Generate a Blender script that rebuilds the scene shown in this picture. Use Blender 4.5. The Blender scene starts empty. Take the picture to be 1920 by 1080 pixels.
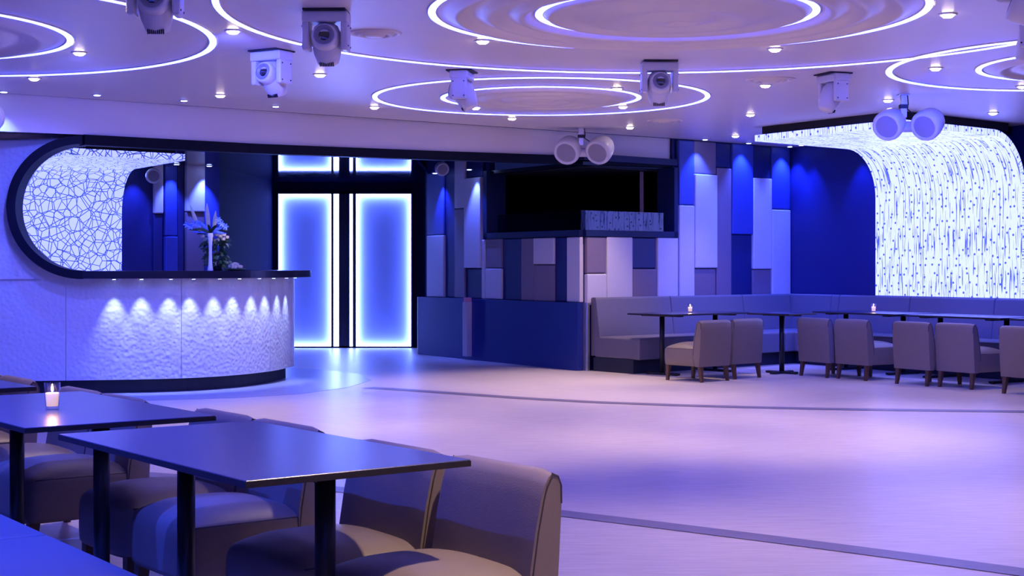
import bpy, bmesh, math, random
from mathutils import Vector, Matrix
random.seed(7)
S = bpy.context.scene
COL = S.collection
PI = math.pi

# ------------------------------------------------------------------ camera
f, H, HOR, HC = 2800.0, 1.32, 498.0, 1.69          # focal (px of 1920), eye height, horizon row, ceiling above eye
cam = bpy.data.cameras.new('camera'); co = bpy.data.objects.new('camera', cam); COL.objects.link(co)
co.location = (0, 0, H); co.rotation_euler = (PI/2, 0, 0)
cam.sensor_width = 36; cam.lens = f*36/1920; cam.shift_y = -(540-HOR)/1920; cam.clip_end = 200
S.camera = co
# ------------------------------------------------------------------ world, exposure
w = bpy.data.worlds.new('world'); S.world = w; w.use_nodes = True
w.node_tree.nodes['Background'].inputs[0].default_value = (0.02, 0.03, 0.2, 1)
w.node_tree.nodes['Background'].inputs[1].default_value = 0.3
S.view_settings.view_transform = 'Standard'; S.view_settings.look = 'None'
S.view_settings.gamma = 1; S.view_settings.use_curve_mapping = False
S.view_settings.exposure = 0.0
WARM, BLUE, LEDBLUE = (1.0, .72, .56), (.03, .07, 1.0), (.06, .085, 1.0)
P_DOWN, P_WASH, P_BAR, E_RING, E_DOOR, E_LUMI = 270, 230, 40, 21.0, 36.0, 4.1

# ------------------------------------------------------------------ pixel helpers (direction only; distance from floor, ceiling or wall)
def fl(px, py, z=0.0):
    d = f*(H-z)/(py-HOR); return Vector(((px-960)/f*d, d))
def ce(px, py, hc=HC):
    d = f*hc/(HOR-py); return Vector(((px-960)/f*d, d))
def on(p, dv, px):
    k = (px-960)/f; t = (k*p.y-p.x)/(dv.x-k*dv.y); return p+dv*t
def zat(py, d): return H+(HOR-py)/f*d

# ------------------------------------------------------------------ materials
def nt(name):
    m = bpy.data.materials.new(name); m.use_nodes = True
    n = m.node_tree; b = n.nodes['Principled BSDF']; return m, n, b
def pm(name, col, rough=.5, metal=0, spec=.5, var=.06, scale=30, bump=0, bscale=200, coat=0):
    m, n, b = nt(name)
    tc = n.nodes.new('ShaderNodeTexCoord')
    no = n.nodes.new('ShaderNodeTexNoise'); no.inputs['Scale'].default_value = scale; no.inputs['Detail'].default_value = 4
    n.links.new(tc.outputs['Object'], no.inputs['Vector'])
    mx = n.nodes.new('ShaderNodeMix'); mx.data_type = 'RGBA'
    mx.inputs['A'].default_value = tuple(c*(1-var) for c in col)+(1,)
    mx.inputs['B'].default_value = tuple(min(1, c*(1+var)) for c in col)+(1,)
    n.links.new(no.outputs['Fac'], mx.inputs['Factor']); n.links.new(mx.outputs['Result'], b.inputs['Base Color'])
    b.inputs['Roughness'].default_value = rough; b.inputs['Metallic'].default_value = metal
    b.inputs['Specular IOR Level'].default_value = spec; b.inputs['Coat Weight'].default_value = coat
    if bump:
        n2 = n.nodes.new('ShaderNodeTexNoise'); n2.inputs['Scale'].default_value = bscale
        n.links.new(tc.outputs['Object'], n2.inputs['Vector'])
        bp = n.nodes.new('ShaderNodeBump'); bp.inputs['Strength'].default_value = bump; bp.inputs['Distance'].default_value = .01
        n.links.new(n2.outputs['Fac'], bp.inputs['Height']); n.links.new(bp.outputs['Normal'], b.inputs['Normal'])
    return m
def em(name, col, s):
    m, n, b = nt(name)
    b.inputs['Base Color'].default_value = (.8, .8, .8, 1)
    b.inputs['Emission Color'].default_value = tuple(col)+(1,); b.inputs['Emission Strength'].default_value = s
    return m
M = {}
M['ceil'] = pm('ceiling_paint', (.70, .64, .64), .38, var=.03, scale=3, spec=.45)
M['relief'] = pm('relief_plaster', (.72, .64, .62), .35, var=.03, scale=4, spec=.5)
M['black'] = pm('black_lacquer', (.006, .008, .02), .25, spec=.5)
M['matteblack'] = pm('matte_black', (.003, .004, .014), .55, spec=.15)
M['mirror'] = pm('black_gloss_ceiling', (.004, .006, .03), .045, spec=.8, var=.02)
M['navywall'] = pm('navy_wall_paint', (.006, .012, .12), .55, var=.08, scale=2)
M['navybase'] = pm('navy_laminate', (.006, .022, .21), .42, var=.08, scale=2)
M['navydark'] = pm('dark_navy_wall', (.002, .004, .04), .8, spec=.1)
M['boothframe'] = pm('booth_frame_navy', (.005, .012, .07), .5, spec=.3)
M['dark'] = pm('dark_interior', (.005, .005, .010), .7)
M['p_white'] = pm('padded_vinyl_white', (.58, .55, .62), .45, bump=.08, bscale=90)
M['p_mid'] = pm('padded_vinyl_taupe', (.20, .15, .21), .45, bump=.08, bscale=90)
M['p_navy'] = pm('padded_vinyl_navy', (.008, .015, .12), .45, bump=.08, bscale=90)
M['p_blue'] = pm('padded_vinyl_blue', (.035, .06, .33), .45, bump=.08, bscale=90)
M['leather'] = pm('taupe_leather', (.21, .165, .14), .42, bump=.10, bscale=260, spec=.5)
M['piping'] = pm('dark_piping', (.05, .04, .04), .5)
M['leg'] = pm('walnut_leg', (.10, .05, .03), .4, scale=12, var=.3)
M['bench'] = pm('banquette_vinyl', (.15, .135, .17), .45, bump=.06, bscale=200)
M['plinth'] = pm('dark_plinth', (.008, .010, .03), .5)
M['ttop'] = pm('table_laminate', (.022, .028, .085), .27, var=.12, scale=40, spec=.7)
M['tedge'] = pm('table_edge', (.02, .016, .016), .45)
M['steel'] = pm('dark_steel', (.03, .03, .035), .4, metal=.6)
M['plastic'] = pm('white_plastic', (.66, .64, .68), .32, var=.02)
M['grille'] = pm('speaker_grille', (.30, .28, .34), .6, bump=.2, bscale=500)
M['lens'] = pm('lens_glass', (.01, .01, .02), .06, spec=1)
M['lensring'] = pm('lens_ring', (.25, .25, .33), .3)
M['vent'] = pm('vent_black', (.01, .01, .02), .6)
M['chrome'] = pm('brushed_metal', (.6, .58, .58), .3, metal=.9)
M['box'] = pm('white_box', (.55, .5, .55), .4)
M['pink'] = pm('pink_sticker', (.75, .25, .35), .5)
M['porcelain'] = pm('white_porcelain', (.75, .75, .78), .2)
M['leaf'] = pm('dark_leaf', (.02, .06, .025), .4, var=.4, scale=20)
M['leafpale'] = pm('pale_leaf', (.35, .34, .20), .45, var=.3, scale=30)
M['petal'] = pm('cream_petal', (.78, .72, .5), .6, var=.12)
M['petalblue'] = pm('blue_petal', (.10, .18, .55), .5, var=.2)
M['wax'] = em('candle_wax', (1, .62, .42), .9)
M['flame'] = em('flame', (1, .55, .2), 30)
M['warmlamp'] = em('downlight_lamp', (1, .80, .62), 30)
M['bluelamp'] = em('washer_lamp', (.25, .35, 1), 25)
M['ring'] = em('led_strip_blue_white', LEDBLUE, E_RING)
M['doorled'] = em('door_led_strip', (.16, .24, 1.0), E_DOOR)
M['doorpanel'] = pm('door_acrylic', (.42, .50, .90), .5, var=.02)
M['doorframe'] = pm('door_frame_black', (.008, .010, .04), .35)
# floor: pale streaked vinyl
def floor_mat(name, c1, c2, rough):
    m, n, b = nt(name)
    tc = n.nodes.new('ShaderNodeTexCoord'); mp = n.nodes.new('ShaderNodeMapping')
    mp.inputs['Scale'].default_value = (1.2, 14, 1); mp.inputs['Rotation'].default_value = (0, 0, math.radians(6))
    no = n.nodes.new('ShaderNodeTexNoise'); no.inputs['Scale'].default_value = 3; no.inputs['Detail'].default_value = 8
    n.links.new(tc.outputs['Object'], mp.inputs[0]); n.links.new(mp.outputs[0], no.inputs['Vector'])
    r = n.nodes.new('ShaderNodeValToRGB'); r.color_ramp.elements[0].position = .3; r.color_ramp.elements[1].position = .7
    r.color_ramp.elements[0].color = c1+(1,); r.color_ramp.elements[1].color = c2+(1,)
    n.links.new(no.outputs['Fac'], r.inputs[0]); n.links.new(r.outputs[0], b.inputs['Base Color'])
    b.inputs['Roughness'].default_value = rough; b.inputs['Specular IOR Level'].default_value = .4
    bp = n.nodes.new('ShaderNodeBump'); bp.inputs['Strength'].default_value = .12; bp.inputs['Distance'].default_value = .004
    n.links.new(no.outputs['Fac'], bp.inputs['Height']); n.links.new(bp.outputs['Normal'], b.inputs['Normal'])
    return m
M['floor'] = floor_mat('pale_vinyl_floor', (.50, .43, .41), (.66, .58, .55), .36)
M['apron'] = floor_mat('grey_vinyl_apron', (.24, .25, .36), (.33, .34, .46), .30)
M['inlay'] = floor_mat('grey_floor_inlay', (.16, .14, .19), (.22, .19, .25), .4)
# hammered white bar cladding
def hammered():
    m, n, b = nt('hammered_white_cladding')
    tc = n.nodes.new('ShaderNodeTexCoord'); vo = n.nodes.new('ShaderNodeTexVoronoi'); vo.feature = 'SMOOTH_F1'
    vo.inputs['Scale'].default_value = 26
    n.links.new(tc.outputs['Object'], vo.inputs['Vector'])
    bp = n.nodes.new('ShaderNodeBump'); bp.inputs['Strength'].default_value = .55; bp.inputs['Distance'].default_value = .012
    n.links.new(vo.outputs['Distance'], bp.inputs['Height']); n.links.new(bp.outputs['Normal'], b.inputs['Normal'])
    b.inputs['Base Color'].default_value = (.62, .62, .68, 1); b.inputs['Roughness'].default_value = .28
    return m
M['hammer'] = hammered()
# backlit printed sheets: 'lines' = dots on wavy stems, 'crackle' = crossing threads
def lumi_mat(name, kind):
    m, n, b = nt(name); L = n.links.new
    uv = n.nodes.new('ShaderNodeUVMap')
    def math_(op, a, bb=None):
        q = n.nodes.new('ShaderNodeMath'); q.operation = op
        for i, v in enumerate((a, bb)):
            if v is None: continue
            if isinstance(v, (int, float)): q.inputs[i].default_value = v
            else: L(v, q.inputs[i])
        return q.outputs[0]
    if kind == 'lines':
        vo = n.nodes.new('ShaderNodeTexVoronoi'); vo.voronoi_dimensions = '2D'; vo.inputs['Scale'].default_value = 8.5
        vo.inputs['Randomness'].default_value = .75
        L(uv.outputs[0], vo.inputs['Vector'])
        dots = math_('LESS_THAN', vo.outputs['Distance'], .125)
        mp = n.nodes.new('ShaderNodeMapping'); mp.inputs['Scale'].default_value = (60, 2.2, 1); L(uv.outputs[0], mp.inputs[0])
        no = n.nodes.new('ShaderNodeTexNoise'); no.noise_dimensions = '2D'; no.inputs['Scale'].default_value = 1; no.inputs['Detail'].default_value = 2
        L(mp.outputs[0], no.inputs['Vector'])
        ln = math_('GREATER_THAN', no.outputs['Fac'], .615)
        mask = math_('MAXIMUM', dots, ln)
    else:
        outs = []
        for i, (sc, th) in enumerate(((5.2, .016), (6.1, .018), (7.3, .02))):
            mp = n.nodes.new('ShaderNodeMapping'); mp.inputs['Location'].default_value = (i*3.7, i*1.9, 0)
            L(uv.outputs[0], mp.inputs[0])
            vo = n.nodes.new('ShaderNodeTexVoronoi'); vo.voronoi_dimensions = '2D'; vo.feature = 'DISTANCE_TO_EDGE'; vo.inputs['Scale'].default_value = sc
            L(mp.outputs[0], vo.inputs['Vector']); outs.append(math_('LESS_THAN', vo.outputs['Distance'], th*1.6))
        mask = math_('MAXIMUM', outs[0], math_('MAXIMUM', outs[1], outs[2]))
    mx = n.nodes.new('ShaderNodeMix'); mx.data_type = 'RGBA'
    mx.inputs['A'].default_value = (.18, .21, 1, 1); mx.inputs['B'].default_value = (.004, .014, .12, 1)
    L(mask, mx.inputs['Factor']); L(mx.outputs['Result'], b.inputs['Emission Color'])
    b.inputs['Emission Strength'].default_value = E_LUMI*(1 if kind == 'lines' else .72); b.inputs['Base Color'].default_value = (.3, .3, .4, 1); b.inputs['Roughness'].default_value = .4
    return m
M['lines'] = lumi_mat('backlit_dot_print', 'lines'); M['crackle'] = lumi_mat('backlit_thread_print', 'crackle')
def glass_mat(name, fac, tint):
    m, n, b = nt(name); n.nodes.remove(b)
    o = n.nodes['Material Output']; g = n.nodes.new('ShaderNodeBsdfGlossy'); g.inputs['Roughness'].default_value = .01
    t = n.nodes.new('ShaderNodeBsdfTransparent'); t.inputs[0].default_value = tint+(1,)
    lw = n.nodes.new('ShaderNodeLayerWeight'); fr = n.nodes.new('ShaderNodeMath'); fr.operation = 'POWER'; fr.inputs[1].default_value = 4; n.links.new(lw.outputs['Facing'], fr.inputs[0])
    a = n.nodes.new('ShaderNodeMath'); a.operation = 'MULTIPLY_ADD'; a.inputs[1].default_value = .6; a.inputs[2].default_value = fac; n.links.new(fr.outputs[0], a.inputs[0])
    mx = n.nodes.new('ShaderNodeMixShader'); n.links.new(a.outputs[0], mx.inputs[0]); n.links.new(t.outputs[0], mx.inputs[1]); n.links.new(g.outputs[0], mx.inputs[2])
    n.links.new(mx.outputs[0], o.inputs[0]); return m
M['glass'] = glass_mat('clear_glass', .08, (.95, .95, .97)); M['darkglass'] = glass_mat('tinted_glass', .07, (.45, .45, .55))

# ------------------------------------------------------------------ mesh helpers
def obj(name, bm, mat, parent=None, smooth=False, kind=None):
    me = bpy.data.meshes.new(name); bmesh.ops.recalc_face_normals(bm, faces=bm.faces[:]); bm.to_mesh(me); bm.free()
    if mat: me.materials.append(M[mat])
    if smooth:
        for p in me.polygons: p.use_smooth = True
    o = bpy.data.objects.new(name, me); COL.objects.link(o)
    if parent: o.parent = parent
    if kind: o['kind'] = kind
    return o
def thing(name, label, cat, loc, rz=0, group=None):
    o = bpy.data.objects.new(name, None); COL.objects.link(o); o.empty_display_size = .1
    o.location = loc if len(loc) == 3 else (loc[0], loc[1], 0); o.rotation_euler = (0, 0, rz)
    return tag(o, label, cat, group)
def tag(o, label, cat, group=None):
    o['label'] = label; o['category'] = cat
    if group: o['group'] = group
    return o
def dup(root, loc, rz, label, group=None):
    def rec(o, par):
        c = o.copy(); COL.objects.link(c); c.parent = par
        for ch in o.children: rec(ch, c)
        return c
    r = rec(root, None); r.location = loc if len(loc) == 3 else (loc[0], loc[1], 0); r.rotation_euler = (0, 0, rz); r['label'] = label
    if group: r['group'] = group
    return r
def box(bm, lo, hi, bev=0, seg=2):
    t = bmesh.new(); bmesh.ops.create_cube(t, size=1)
    for v in t.verts: v.co = Vector([lo[i]+(v.co[i]+.5)*(hi[i]-lo[i]) for i in range(3)])
    if bev: bmesh.ops.bevel(t, geom=t.edges[:], offset=bev, segments=seg, affect='EDGES', profile=.5)
    me = bpy.data.meshes.new('t'); t.to_mesh(me); t.free(); bm.from_mesh(me); bpy.data.meshes.remove(me); return bm
def B(lo, hi, bev=0, seg=2): return box(bmesh.new(), lo, hi, bev, seg)
def lathe(prof, seg=32, bm=None, mat=None):
    bm = bm or bmesh.new(); rings = []
    for r, z in prof:
        rings.append([bm.verts.new((r*math.cos(2*PI*i/seg), r*math.sin(2*PI*i/seg), z)) for i in range(seg)] if r > 1e-6 else [bm.verts.new((0, 0, z))])
    for a, b in zip(rings, rings[1:]):
        for i in range(seg):
            j = (i+1) % seg
            if len(a) == 1 and len(b) == 1: continue
            if len(a) == 1: bm.faces.new((a[0], b[i], b[j]))
            elif len(b) == 1: bm.faces.new((a[i], a[j], b[0]))
            else: bm.faces.new((a[i], a[j], b[j], b[i]))
    if mat: bmesh.ops.transform(bm, matrix=mat, verts=bm.verts)
    return bm
def tube(pts, r, seg=8, bm=None):
    bm = bm or bmesh.new(); pts = [Vector(p) for p in pts]; rings = []
    for i, p in enumerate(pts):
        t = (pts[min(i+1, len(pts)-1)]-pts[max(i-1, 0)]).normalized()
        a = t.cross(Vector((0, 0, 1)) if abs(t.z) < .9 else Vector((1, 0, 0))).normalized(); b = t.cross(a)
        rr = r[i] if isinstance(r, (list, tuple)) else r
        rings.append([bm.verts.new(p+a*rr*math.cos(2*PI*k/seg)+b*rr*math.sin(2*PI*k/seg)) for k in range(seg)])
    for a, b in zip(rings, rings[1:]):
        for k in range(seg): bm.faces.new((a[k], a[(k+1) % seg], b[(k+1) % seg], b[k]))
    bm.faces.new(rings[0][::-1]); bm.faces.new(rings[-1]); return bm
def prism(poly, z0, z1, bm=None):
    bm = bm or bmesh.new()
    a = [bm.verts.new((p[0], p[1], z0)) for p in poly]; b = [bm.verts.new((p[0], p[1], z1)) for p in poly]
    n = len(poly); bm.faces.new(a[::-1]); bm.faces.new(b)
    for i in range(n): bm.faces.new((a[i], a[(i+1) % n], b[(i+1) % n], b[i]))
    return bm
def wallbox(p0, p1, z0, z1, t0, t1, bm=None, bev=0):
    """box along plan line p0->p1; t = offset towards the room (right-hand side looking p0->p1)"""
    d = (p1-p0).normalized(); n = Vector((d.y, -d.x))
    q = [p0+n*t0, p1+n*t0, p1+n*t1, p0+n*t1]
    b2 = prism(q, z0, z1)
    if bev: bmesh.ops.recalc_face_normals(b2, faces=b2.faces[:]); bmesh.ops.bevel(b2, geom=b2.edges[:], offset=bev, segments=2, affect='EDGES', profile=.5)
    if bm is None: return b2
    me = bpy.data.meshes.new('t'); b2.to_mesh(me); b2.free(); bm.from_mesh(me); bpy.data.meshes.remove(me); return bm
def loft(A, Bp, bm=None):
    bm = bm or bmesh.new(); a = [bm.verts.new(p) for p in A]; b = [bm.verts.new(p) for p in Bp]
    for i in range(len(a)-1): bm.faces.new((a[i], a[i+1], b[i+1], b[i]))
    return bm
def spot(name, loc, target, power, col, angle, blend=.6, size=.03, parent=None):
    l = bpy.data.lights.new(name, 'SPOT'); l.energy = power; l.color = col; l.spot_size = math.radians(angle); l.spot_blend = blend; l.shadow_soft_size = size
    o = bpy.data.objects.new(name, l); COL.objects.link(o)
    o.rotation_euler = (Vector(target)-Vector(loc)).to_track_quat('-Z', 'Y').to_euler()
    if parent: o.parent = parent; o.location = Vector(loc)-Vector(parent.location)
    else: o.location = loc
    return o
def v3(p, z): return Vector((p[0], p[1], z))
ZC = H+HC                                             # ceiling height 3.01 m

# ------------------------------------------------------------------ plan of the room
C = fl(1093, 695); E_ = fl(793, 664)                  # booth corner, left end of booth face
u = (E_-C).normalized()
v = Vector(((4200-960)/f, 1)).normalized()
K = on(C, v, 1478)                                    # room corner
r_ = Vector((1770/f, -1)).normalized()                # right wall, towards the camera
FA, FB = ce(83, 180), ce(1255, 260); fdir = (FB-FA).normalized()
def FL(px): return on(FA, fdir, px)
DW = fl(650, 652).y                                   # door wall distance
DJL, DJR = Vector(((512-960)/f*DW, DW)), Vector((E_.x, DW))
FR = on(C, v, 1256)
ZS = H+1.34                                           # black gloss ceiling over bar and doors
RW_END = K+r_*22
LEFT, BACK = -10.5, -3.0

# ------------------------------------------------------------------ floor, ceiling, walls
bm = bmesh.new(); vs = [bm.verts.new(p) for p in ((LEFT, BACK, 0), (16, BACK, 0), (16, 27, 0), (LEFT, 27, 0))]; bm.faces.new(vs)
floor = obj('floor', bm, 'floor', kind='structure')
def ribbon(pts, wd, z, name, mat):
    # smooth ribbon through plan points
    P = [Vector(p) for p in pts]; Q = []
    for i in range(len(P)-1):
        p0, p1, p2, p3 = P[max(i-1, 0)], P[i], P[i+1], P[min(i+2, len(P)-1)]
        for k in range(8):
            t = k/8; Q.append(.5*((2*p1)+(p2-p0)*t+(2*p0-5*p1+4*p2-p3)*t*t+(3*p1-p0-3*p2+p3)*t**3))
    Q.append(P[-1]); A = []; Bq = []
    for i, p in enumerate(Q):
        d = (Q[min(i+1, len(Q)-1)]-Q[max(i-1, 0)]).normalized(); n = Vector((-d.y, d.x))
        A.append(v3(p+n*wd/2, z)); Bq.append(v3(p-n*wd/2, z))
    bm = loft(A, Bq)
    return obj(name, bm, mat, floor)
ribbon([fl(690, 727), fl(800, 734), fl(1000, 748), fl(1200, 757.5), fl(1500, 766), fl(1920, 772), fl(2100, 774), fl(2500, 776)], .20, .003, 'floor_inlay', 'inlay')
ribbon([fl(250, 888), fl(600, 915), fl(900, 946), fl(1060, 964), fl(1300, 993), fl(1600, 1031), fl(1920, 1074), fl(2100, 1100)], .17, .003, 'floor_inlay', 'inlay')
ap = [fl(*q) for q in ((-60, 748), (120, 752), (280, 751), (450, 746), (560, 739), (650, 727), (697, 713), (672, 701), (600, 693), (545, 690))]+[Vector((-3.5, 19.6)), Vector((-6.5, 19)), Vector((-7, 16))]
obj('floor_apron', prism(ap, -.01, .002), 'apron', floor)

cpoly = [FL(-300), FR, K, RW_END, Vector((LEFT, BACK)), Vector((LEFT, FL(-300).y))]
ceiling = obj('ceiling', prism(cpoly, ZC, ZC+.1), 'ceil', kind='structure')
# sloping white fascia under the ceiling edge and the black beam below it
pxs = [-300, -60, 157, 480, 804, 1138, 1256]
ft = [v3(FL(p), ZC) for p in pxs]
zb = {-300: 1.30, -60: 1.31, 157: 1.326, 480: 1.326, 804: 1.354, 1138: 1.40, 1256: 1.41}
fb = [v3(FL(p), H+zb[p]) for p in pxs]
bm = loft(ft, fb); obj('wall_fascia', bm, 'ceil', kind='structure')
bm = bmesh.new(); bt = {p: (zb[p]-(.105 if p > 100 else .02)) for p in pxs}
nf = Vector((fdir.y, -fdir.x))
px2 = [157, 480, 804, 1138, 1264]; zb[1264] = 1.412; bt[1264] = 1.307
ring = []
for p in px2:
    q = FL(p)
    ring.append([bm.verts.new(v3(q+nf*.03, H+zb[p])), bm.verts.new(v3(q+nf*.03, H+bt[p])), bm.verts.new(v3(q-nf*.12, H+bt[p])), bm.verts.new(v3(q-nf*.12, H+zb[p]))])
for a, b in zip(ring, ring[1:]):
    for i in range(4): bm.faces.new((a[i], a[(i+1) % 4], b[(i+1) % 4], b[i]))
bm.faces.new(ring[0]); bm.faces.new(ring[-1][::-1])
obj('trim_1', bm, 'matteblack', kind='structure')
# black gloss ceiling behind the beam
gp = [FL(-300)-nf*.06, FL(860)-nf*.06, Vector((E_.x+.1, FL(900).y+.3)), Vector((E_.x+.1, DW+.2)), Vector((LEFT, DW+.2)), Vector((LEFT, FL(-300).y))]
obj('ceiling_gloss', prism(gp, ZS, ZS+.05), 'mirror', kind='structure')
# outer shell
def shell(name, a, b, mat, z1=ZC+.1, t=.15): return obj(name, wallbox(a, b, 0, z1, 0, -t), mat, kind='structure')
wall_right = shell('wall_right', K, RW_END, 'navywall')
shell('wall_back', Vector((RW_END.x, BACK)), Vector((LEFT, BACK)), 'p_mid')
shell('wall_left', Vector((LEFT, BACK)), Vector((LEFT, 27)), 'navywall')
# door wall and returns
bm = bmesh.new()
wallbox(DJL, Vector(((520-960)/f*DW, DW)), 0, ZC, 0, -.2, bm)
wallbox(Vector(((773-960)/f*DW, DW)), DJR, 0, ZC, 0, -.2, bm)
wallbox(Vector(((520-960)/f*DW, DW)), Vector(((773-960)/f*DW, DW)), zat(361, DW), ZC, 0, -.2, bm)
wallbox(Vector(((520-960)/f*DW, DW)), Vector(((773-960)/f*DW, DW)), 0, ZC, -.25, -.3, bm)
obj('wall_doors', bm, 'navydark', kind='structure')
obj('wall_return', wallbox(Vector((E_.x, DW)), E_, 0, ZC, 0, -.1), 'navydark', kind='structure')

# ------------------------------------------------------------------ padded panel walls
def panels(parent, p, dv, cols, zfun=None, base=0.0):
    """cols: (px0, px1, [(py_top, py_bottom, mat, depth)])"""
    for x0, x1, rows in cols:
        a, b = on(p, dv, x0), on(p, dv, x1); dm = (a.y+b.y)/2; g = (b-a).normalized()*.004
        for y0, y1, mat, dep in rows:
            o = obj('panel', wallbox(a+g, b-g, zat(y1, dm)+.004, zat(y0, dm)-.004, base-.01, base+dep, bev=.014), mat, parent, smooth=False)
W_, Mi, N_, Bl = 'p_white', 'p_mid', 'p_navy', 'p_blue'
# booth, left face: backing wall + panels
PE = E_+ (C-E_).normalized()*.06
zl = zat(443, C.y)                                     # underside of the booth ledge
bm = bmesh.new()
wallbox(E_, on(C, u, 914), 0, ZC, -.02, -.12, bm); wallbox(on(C, u, 914), C, 0, zl, -.02, -.12, bm)
wl = obj('wall_booth_left', bm, 'navywall', kind='structure')
panels(wl, C, u, [
    (806, 838, [(296, 441, Bl, .05), (441, 557, W_, .06)]),
    (838, 857, [(296, 558, N_, .03)]),
    (857, 877, [(296, 391, W_, .05), (391, 559, Mi, .05)]),
    (877, 908, [(296, 333, N_, .03), (333, 503, W_, .07), (503, 560, N_, .03)]),
    (908, 915, [(449, 561, W_, .05)]),
    (915, 946, [(447, 503, Mi, .04), (503, 561, W_, .05)]),
    (946, 981, [(446.5, 563, N_, .03)]),
    (981, 1005, [(446, 564, Mi, .04)]),
    (1005, 1044, [(445.5, 496, W_, .05), (496, 565.5, Mi, .04)]),
    (1044, 1068, [(444.5, 566, N_, .03)]),
    (1068, 1093.5, [(444, 567, W_, .05)])])
bm = bmesh.new()
wallbox(C, FR, 0, zl, -.02, -.12, bm); wallbox(on(C, v, 1263), K+v*.15, 0, ZC, -.02, -.12, bm)
wr = obj('wall_booth_right', bm, 'navywall', kind='structure')
panels(wr, C, v, [
    (1095, 1132, [(444, 513, Mi, .05), (513, 572, W_, .06)]),
    (1132, 1181, [(444.3, 571, W_, .06)]),
    (1181, 1227, [(445, 504, N_, .03), (504, 571, Mi, .05)]),
    (1227, 1266, [(445.5, 570, W_, .06)]),
    (1268, 1297, [(263, 385, Bl, .05), (385, 570, 'p_white', .06)]),
    (1297, 1339, [(265, 327, Mi, .04), (327, 503, W_, .07), (503, 570, Mi, .03)]),
    (1339, 1367, [(268, 315, N_, .03), (315, 569, Mi, .05)]),
    (1367, 1407, [(270, 440, Bl, .06), (440, 569, N_, .03)]),
    (1407, 1442, [(273, 334, N_, .03), (334, 505, W_, .06), (505, 568, Mi, .04)]),
    (1442, 1477, [(276, 393, Bl, .05), (393, 568, W_, .06)])])  # last upper panel is mid vinyl, its blue washer light put into the colour
# navy base cabinet of the booth with its bright edge strip
zbt = zat(567.5, C.y)
nl = Vector((-u.y, u.x)); nl = nl if nl.y < 0 else -nl
bs = thing('wall_booth_base', 'low navy blue panelled base under the booth panels beside the doors', 'x', E_); del bs['category']; bs['kind'] = 'structure'
mid = on(C, u, 899)
for a, b in ((E_, mid), (mid, C)):
    o = obj('front_panel', wallbox(a, b, 0, zbt, 0, .08, bev=.004), 'navybase', bs); o.location = -v3(E_, 0)
o = obj('edge_strip', wallbox(C-v*.0, C+v*.035, 0, zbt, .0, .085), 'chrome', bs); o.location = -v3(E_, 0)
o = obj('edge_strip', wallbox(E_-(C-E_).normalized()*.02, E_, 0, zbt, .0, .085), 'chrome', bs); o.location = -v3(E_, 0)
# slim white post on the base
p = on(C, u, 890)+nl*.11
ps = thing('wall_post', 'slim white upright box fixed to the navy base beside the doors', 'post', (p.x, p.y, zat(668, p.y)), math.atan2((C-E_).y, (C-E_).x))
hgt = zat(566, p.y)-zat(668, p.y)
obj('post_body', B((-.055, -.05, 0), (.055, .05, hgt), .008), 'box', ps)
obj('side_rail', B((-.075, -.045, 0), (-.055, .045, hgt-.01), .004), 'chrome', ps)
obj('sticker', B((-.03, -.052, hgt), (.05, .03, hgt+.06), .003), 'pink', ps)
# booth window: frame, ledge, dark inside, glass
zo1 = zat(309, C.y)
bw = thing('booth_window', 'wide dark corner window opening of the raised booth with blue black frame', 'window', (C.x, C.y, zl))
def cpart(name, bm, mat, par, base): o = obj(name, bm, mat, par); o.location = -v3(base, base.z if len(base) == 3 else 0); return o
base = Vector((C.x, C.y, zl))
zt2 = zat(431, C.y)
pL, pR = on(C, u, 913), on(C, v, 1265)
cpart('ledge', wallbox(pL, C, zl, zt2, -.25, .06), 'boothframe', bw, base)
cpart('ledge', wallbox(C, pR, zl, zt2, -.25, .06), 'boothframe', bw, base)
cpart('jamb', wallbox(pL, pL+(C-pL).normalized()*.09, zl, H+1.31, -.25, .06), 'boothframe', bw, base)
cpart('jamb', wallbox(pR-v*.07, pR, zl, H+1.30, -.25, .06), 'boothframe', bw, base)
cpart('head', wallbox(pL, C, zo1+.0, H+1.31, -.25, .0), 'black', bw, base)
cpart('head', wallbox(C-v*.02, pR, zat(311, pR.y), H+1.41, -.25, .05), 'boothframe', bw, base)
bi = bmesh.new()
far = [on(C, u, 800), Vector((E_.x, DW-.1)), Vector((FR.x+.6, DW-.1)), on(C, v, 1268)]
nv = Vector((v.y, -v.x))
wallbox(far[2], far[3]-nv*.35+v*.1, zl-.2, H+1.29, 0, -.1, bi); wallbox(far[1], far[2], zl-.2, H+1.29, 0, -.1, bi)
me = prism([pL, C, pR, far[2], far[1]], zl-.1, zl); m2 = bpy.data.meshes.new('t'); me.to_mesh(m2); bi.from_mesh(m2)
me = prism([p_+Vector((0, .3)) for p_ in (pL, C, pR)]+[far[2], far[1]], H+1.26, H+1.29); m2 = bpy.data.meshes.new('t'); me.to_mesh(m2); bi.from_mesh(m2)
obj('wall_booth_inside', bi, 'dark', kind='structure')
obj('wall_booth_partition', wallbox(on(C, v, 1213)-nl*0+Vector((0, .5)), on(C, v, 1213)+Vector((.15, 2.2)), zl, H+1.26, 0, -.05), 'p_mid', kind='structure')
gl = thing('booth_glass_screen', 'low tinted glass screen standing on the booth ledge, mirroring lit walls', 'glass screen', (C.x, C.y, zt2))
base2 = Vector((C.x, C.y, zt2)); zg = zat(394, C.y)
cpart('pane', wallbox(on(C, u, 930), C, zt2-.002, zg, -.03, -.04), 'darkglass', gl, base2)
cpart('pane', wallbox(C, on(C, v, 1247), zt2-.002, zg, -.03, -.04), 'darkglass', gl, base2)
ps_ = on(C, v, 1213)+Vector((.12, .9))

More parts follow.
